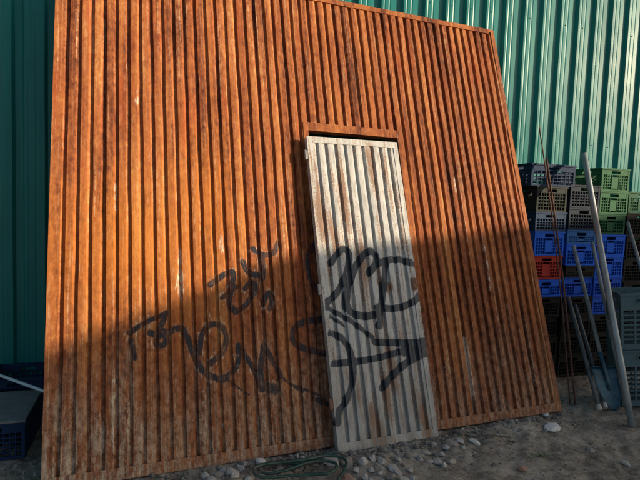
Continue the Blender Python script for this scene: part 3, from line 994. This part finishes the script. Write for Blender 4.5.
def stone(x, y, wpx, label, group=None, mat=None, ar=.75, k=None):
    """x, y: where its foot stands (from the photograph), wpx: its breadth there"""
    X, Y, dist = gnd(x, y)
    w = wpx*dist/FPX
    me = ROCKS[rng.integers(0, 8)] if k is None else ROCKS[k]
    if mat is not None:
        me = me.copy(); me.materials.clear(); me.materials.append(mat)
    o = link('stone', me)
    hgt = w*ar
    o.location = (X, Y, float(gz(X, Y))+hgt*.24)
    o.scale = (w*1.5, w*rng.uniform(1.0, 1.5), hgt*1.6)
    o.rotation_euler = (rng.uniform(-.3, .3), rng.uniform(-.3, .3), rng.uniform(0, 6.28))
    return tag(o, label, 'stone', group)
g1 = 'grey stones at the foot of the white door'
l1 = 'fist-sized grey stone in the rubble at the foot of the white door'
for x, y, w in [(348, 462, 13), (362, 463, 10), (372, 461, 9), (371, 470, 8), (383, 464, 10), (393, 468, 12), (391, 477, 11), (403, 479, 10), (356, 470, 8), (379, 474, 8), (365, 477, 9), (398, 471, 8), (410, 469, 8), (412, 478, 8), (384, 482, 9), (354, 482, 9), (372, 484, 10)]:
    stone(x, y, w, l1, g1)
stone(347, 479, 17, 'pinkish brick lump in the rubble below the white door', None, M_brick, .6)
stone(330, 461, 18, 'flat grey stone at the lower left corner of the white door', None, None, .5)
l2, g2 = 'small grey stone in the heap right of the white door', 'stones right of the white door'
for x, y, w in [(452, 446, 11), (446, 447, 9), (436, 453, 8), (450, 461, 9), (438, 460, 9), (427, 453, 8), (459, 443, 8), (442, 454, 7), (429, 461, 7), (455, 452, 7), (463, 449, 6), (420, 459, 7), (444, 464, 7), (433, 445, 7)]:
    stone(x, y, w, l2, g2)
l3, g3 = 'grey stone heaped below the gate left of the green hose', 'stones left of the green hose'
for x, y, w in [(231, 474, 11), (242, 470, 9), (245, 465, 9), (217, 477, 11), (222, 470, 8), (205, 478, 10), (236, 480, 10), (249, 482, 11), (212, 484, 9)]:
    stone(x, y, w, l3, g3)
stone(260, 463, 9, 'pale stone touching the gate bottom above the green hose', None, M_white)
stone(554, 428, 15, 'white stone lying in front of the gate corner', None, M_white, .6)
stone(545, 413, 8, 'small white stone at the right end of the gate foot', None, M_white, .6)
stone(475, 442, 12, 'pale flat chip on the dirt in front of the gate', None, M_white, .45)
stone(523, 468, 9, 'brown stone lying alone on the open dirt', None, M_brick, .6)
stone(592, 449, 10, 'pale flat stone on the dirt before the shovel', None, None, .4)
stone(626, 461, 11, 'flat grey stone at the lower right corner', None, None, .4)
stone(307, 481, 11, 'grey stone beside the green hose at the bottom edge', None)

# small gravel, one mass
def gravel():
    V, F, S = [], [], []
    ico_v = np.array([(0, 0, 1), (.894, 0, .447), (.276, .851, .447), (-.724, .526, .447), (-.724, -.526, .447), (.276, -.851, .447),
                      (.724, .526, -.447), (-.276, .851, -.447), (-.894, 0, -.447), (-.276, -.851, -.447), (.724, -.526, -.447), (0, 0, -1)])
    ico_f = np.array([(0, 1, 2), (0, 2, 3), (0, 3, 4), (0, 4, 5), (0, 5, 1), (1, 6, 2), (2, 7, 3), (3, 8, 4), (4, 9, 5), (5, 10, 1), (2, 6, 7), (3, 7, 8), (4, 8, 9), (5, 9, 10), (1, 10, 6), (6, 11, 7), (7, 11, 8), (8, 11, 9), (9, 11, 10), (10, 11, 6)])
    pts = []
    for _ in range(1100):                                   # drift along the gate foot
        u = rng.uniform(.3, 3.9); d = abs(rng.normal(.05, .13)) + .02
        if rng.random() < .55: u = rng.normal(2.05, .45)
        p = G0 + R_*u + NH*d
        pts.append((p[0], p[1], rng.gamma(1.1, .0075)+.0025))
    for _ in range(5200):                                   # scattered over the yard
        pts.append((rng.uniform(-2.8, 4.0), rng.uniform(1.9, 5.2), rng.gamma(1.6, .0026)+.0018))
    for _ in range(500):
        pts.append((rng.uniform(-2.6, -1.5), rng.uniform(2.6, 3.4), rng.gamma(2.0, .005)+.003))
    n = 0
    for x, y, r in pts:
        r = min(r, .028)
        a = rng.uniform(0, 6.28)
        v = ico_v*(1+rng.uniform(-.22, .22, (12, 1)))*np.array([1, rng.uniform(.6, 1), rng.uniform(.45, .8)])*r
        c, s_ = math.cos(a), math.sin(a)
        v = np.stack([v[:, 0]*c-v[:, 1]*s_, v[:, 0]*s_+v[:, 1]*c, v[:, 2]], -1) + np.array([x, y, float(0)])
        V.append(v); F.append(ico_f+n); n += 12
        S.append(np.full(12, rng.beta(2, 2.6)))
    V = np.concatenate(V); F = np.concatenate(F)
    cx = V.reshape(-1, 12, 3)[:, :, :2].mean(1)
    hz = gz(cx[:, 0], cx[:, 1])
    V[:, 2] += np.repeat(hz, 12) + .002
    me = bpy.data.meshes.new('gravel')
    me.from_pydata(V.tolist(), [], F.tolist())
    at = me.attributes.new('shade', 'FLOAT', 'POINT')
    at.data.foreach_set('value', np.concatenate(S).astype(np.float32))
    me.materials.append(M_gravel)
    return me
tag(link('gravel', gravel()), 'loose grey gravel and chippings scattered over the dirt', 'gravel', None, 'stuff')

# dark green hose, folded in long bights at the foot of the gate
M_hose = simple('green_hose', (.012, .050, .040), .5, var=.3, sc=25, bump=.1, dirt=(.14, .12, .10), dirt_amt=.5)
hp = [(342, 457, .02), (334, 460, .03), (325, 463, .02), (305, 467, .02), (285, 468, .03), (268, 467, .02), (258, 470, .015), (262, 475, .02), (285, 475, .02), (312, 471, .035), (335, 468, .03), (341, 472, .02), (335, 478, .015), (310, 479, .02),
      (285, 481, .02), (262, 481, .02), (250, 477, .03), (256, 472, .045), (280, 471, .045), (305, 468, .05), (330, 461, .05), (342, 466, .03), (345, 476, .02), (340, 490, .015)]
pts = []
for x, y, z in hp:
    X, Y, t = gnd(x, y)
    pts.append((X+rng.normal(0, .02), Y+rng.normal(0, .024), z*.9+.004+abs(rng.normal(0, .008))))
def sm3(p, n=2):
    for _ in range(n):
        q = [p[0]]
        for a, b in zip(p[:-1], p[1:]):
            q += [tuple(a[i]*.75+b[i]*.25 for i in range(3)), tuple(a[i]*.25+b[i]*.75 for i in range(3))]
        q.append(p[-1]); p = q
    return p
ho = MB().tube(sm3(pts), .0095, 8).build('green_hose', M_hose)
tag(ho, 'dark green hose lying in folds on the rubble at the foot of the gate', 'hose')

# dry stalks and a few green blades
M_twig = simple('dark_twig', (.045, .038, .030), .9, var=.3, sc=20, bump=0)
M_straw = simple('dry_straw', (.36, .29, .18), .8, var=.3, sc=20, bump=0)
M_grass = simple('weed_green', (.07, .14, .035), .7, var=.3, sc=20, bump=0)
def blades(centres, n, ln, spread, flat, mat, name, label, cat):
    b = MB()
    for cx, cy in centres:
        for _ in range(n):
            X, Y, t = gnd(cx+rng.normal(0, spread*3), cy+rng.normal(0, spread))
            z = float(gz(X, Y))
            a = rng.uniform(0, 6.28); l_ = ln*rng.uniform(.5, 1.3)
            up = l_*(rng.uniform(.0, .12) if flat else rng.uniform(.4, .9))
            e = (X+math.cos(a)*l_, Y+math.sin(a)*l_*.8, z+.006+up)
            mid = (X+math.cos(a)*l_*.5, Y+math.sin(a)*l_*.4, z+.008+up*.7)
            b.tube([(X, Y, z+.004), mid, e], .0018, 4, r1=.0007)
    return tag(b.build(name, mat), label, cat, None, 'stuff')
blades([(506, 449), (490, 455), (520, 440), (470, 470), (560, 452), (430, 470), (600, 440), (300, 462), (255, 458), (455, 436), (640, 470), (540, 470), (505, 430)], 7, .07, 3.5, True, M_straw, 'dry_stalks', 'dry straw stalks lying on the dirt', 'straw')
blades([(538, 456), (534, 458), (545, 455), (360, 450), (462, 441), (575, 425)], 9, .04, 1.2, False, M_grass, 'weeds', 'tiny green weeds sprouting in the dirt', 'weeds')

blades([(280, 463), (300, 460), (320, 457), (265, 468), (310, 470), (420, 445), (480, 436), (500, 440), (150, 482), (180, 478)], 12, .09, 2.5, True, M_twig, 'dark_twigs', 'dark twigs and bits of wire littering the gate foot', 'twigs')

# ------------------------------------------------------------------ unseen shed, added so its gable shades the lower half of the gate
SD = 14.0
SHED_W, SHED_Z = 3.72, 1.485
sc0 = sun_h*SD + sun_w*SHED_W
APEX = SHED_Z + SD*math.tan(SUN_EL)
HALF, SL, SR = 4.2, .24, .16                         # half width, slopes of the two roof sides
shed = empty('added_shade_shed', mat4=frame4(np.array([sc0[0], sc0[1], 0]), -sun_w, sun_h, (0, 0, 1)))
tag(shed, 'plain rendered shed with a low gable roof, added outside the picture to cast the shadow on the gate', 'shed')
M_render = simple('grey_render', (.42, .40, .36), .9, var=.2, sc=3, bump=.3)
el, er = APEX-SR*HALF, APEX-SL*HALF
sw = MB()
sw.v = [(-HALF, 0, -.3), (HALF, 0, -.3), (HALF, 0, er), (0, 0, APEX), (-HALF, 0, el), (-HALF, 8, -.3), (HALF, 8, -.3), (HALF, 8, er), (0, 8, APEX), (-HALF, 8, el)]
sw.f = [(0, 1, 2, 3, 4), (9, 8, 7, 6, 5), (1, 6, 7, 2), (5, 0, 4, 9)]; sw.sm = [False]*4
sw.build('wall', M_render, shed)
for sg, sl in ((-1, SR), (1, SL)):
    rr = MB()
    e = APEX-sl*HALF*1.02
    rr.v = [(0, -.05, APEX+.002), (sg*HALF*1.02, -.05, e+.002), (sg*HALF*1.02, 8.2, e+.002), (0, 8.2, APEX+.002),
            (0, -.05, APEX+.05), (sg*HALF*1.02, -.05, e+.05), (sg*HALF*1.02, 8.2, e+.05), (0, 8.2, APEX+.05)]
    rr.f = list(BOXF); rr.sm = [False]*6
    rr.build('roof_slope', M_roof, shed)
MB().box(-.5, .5, -.03, .01, -.2, 2.1).build('door', M_trim, shed)
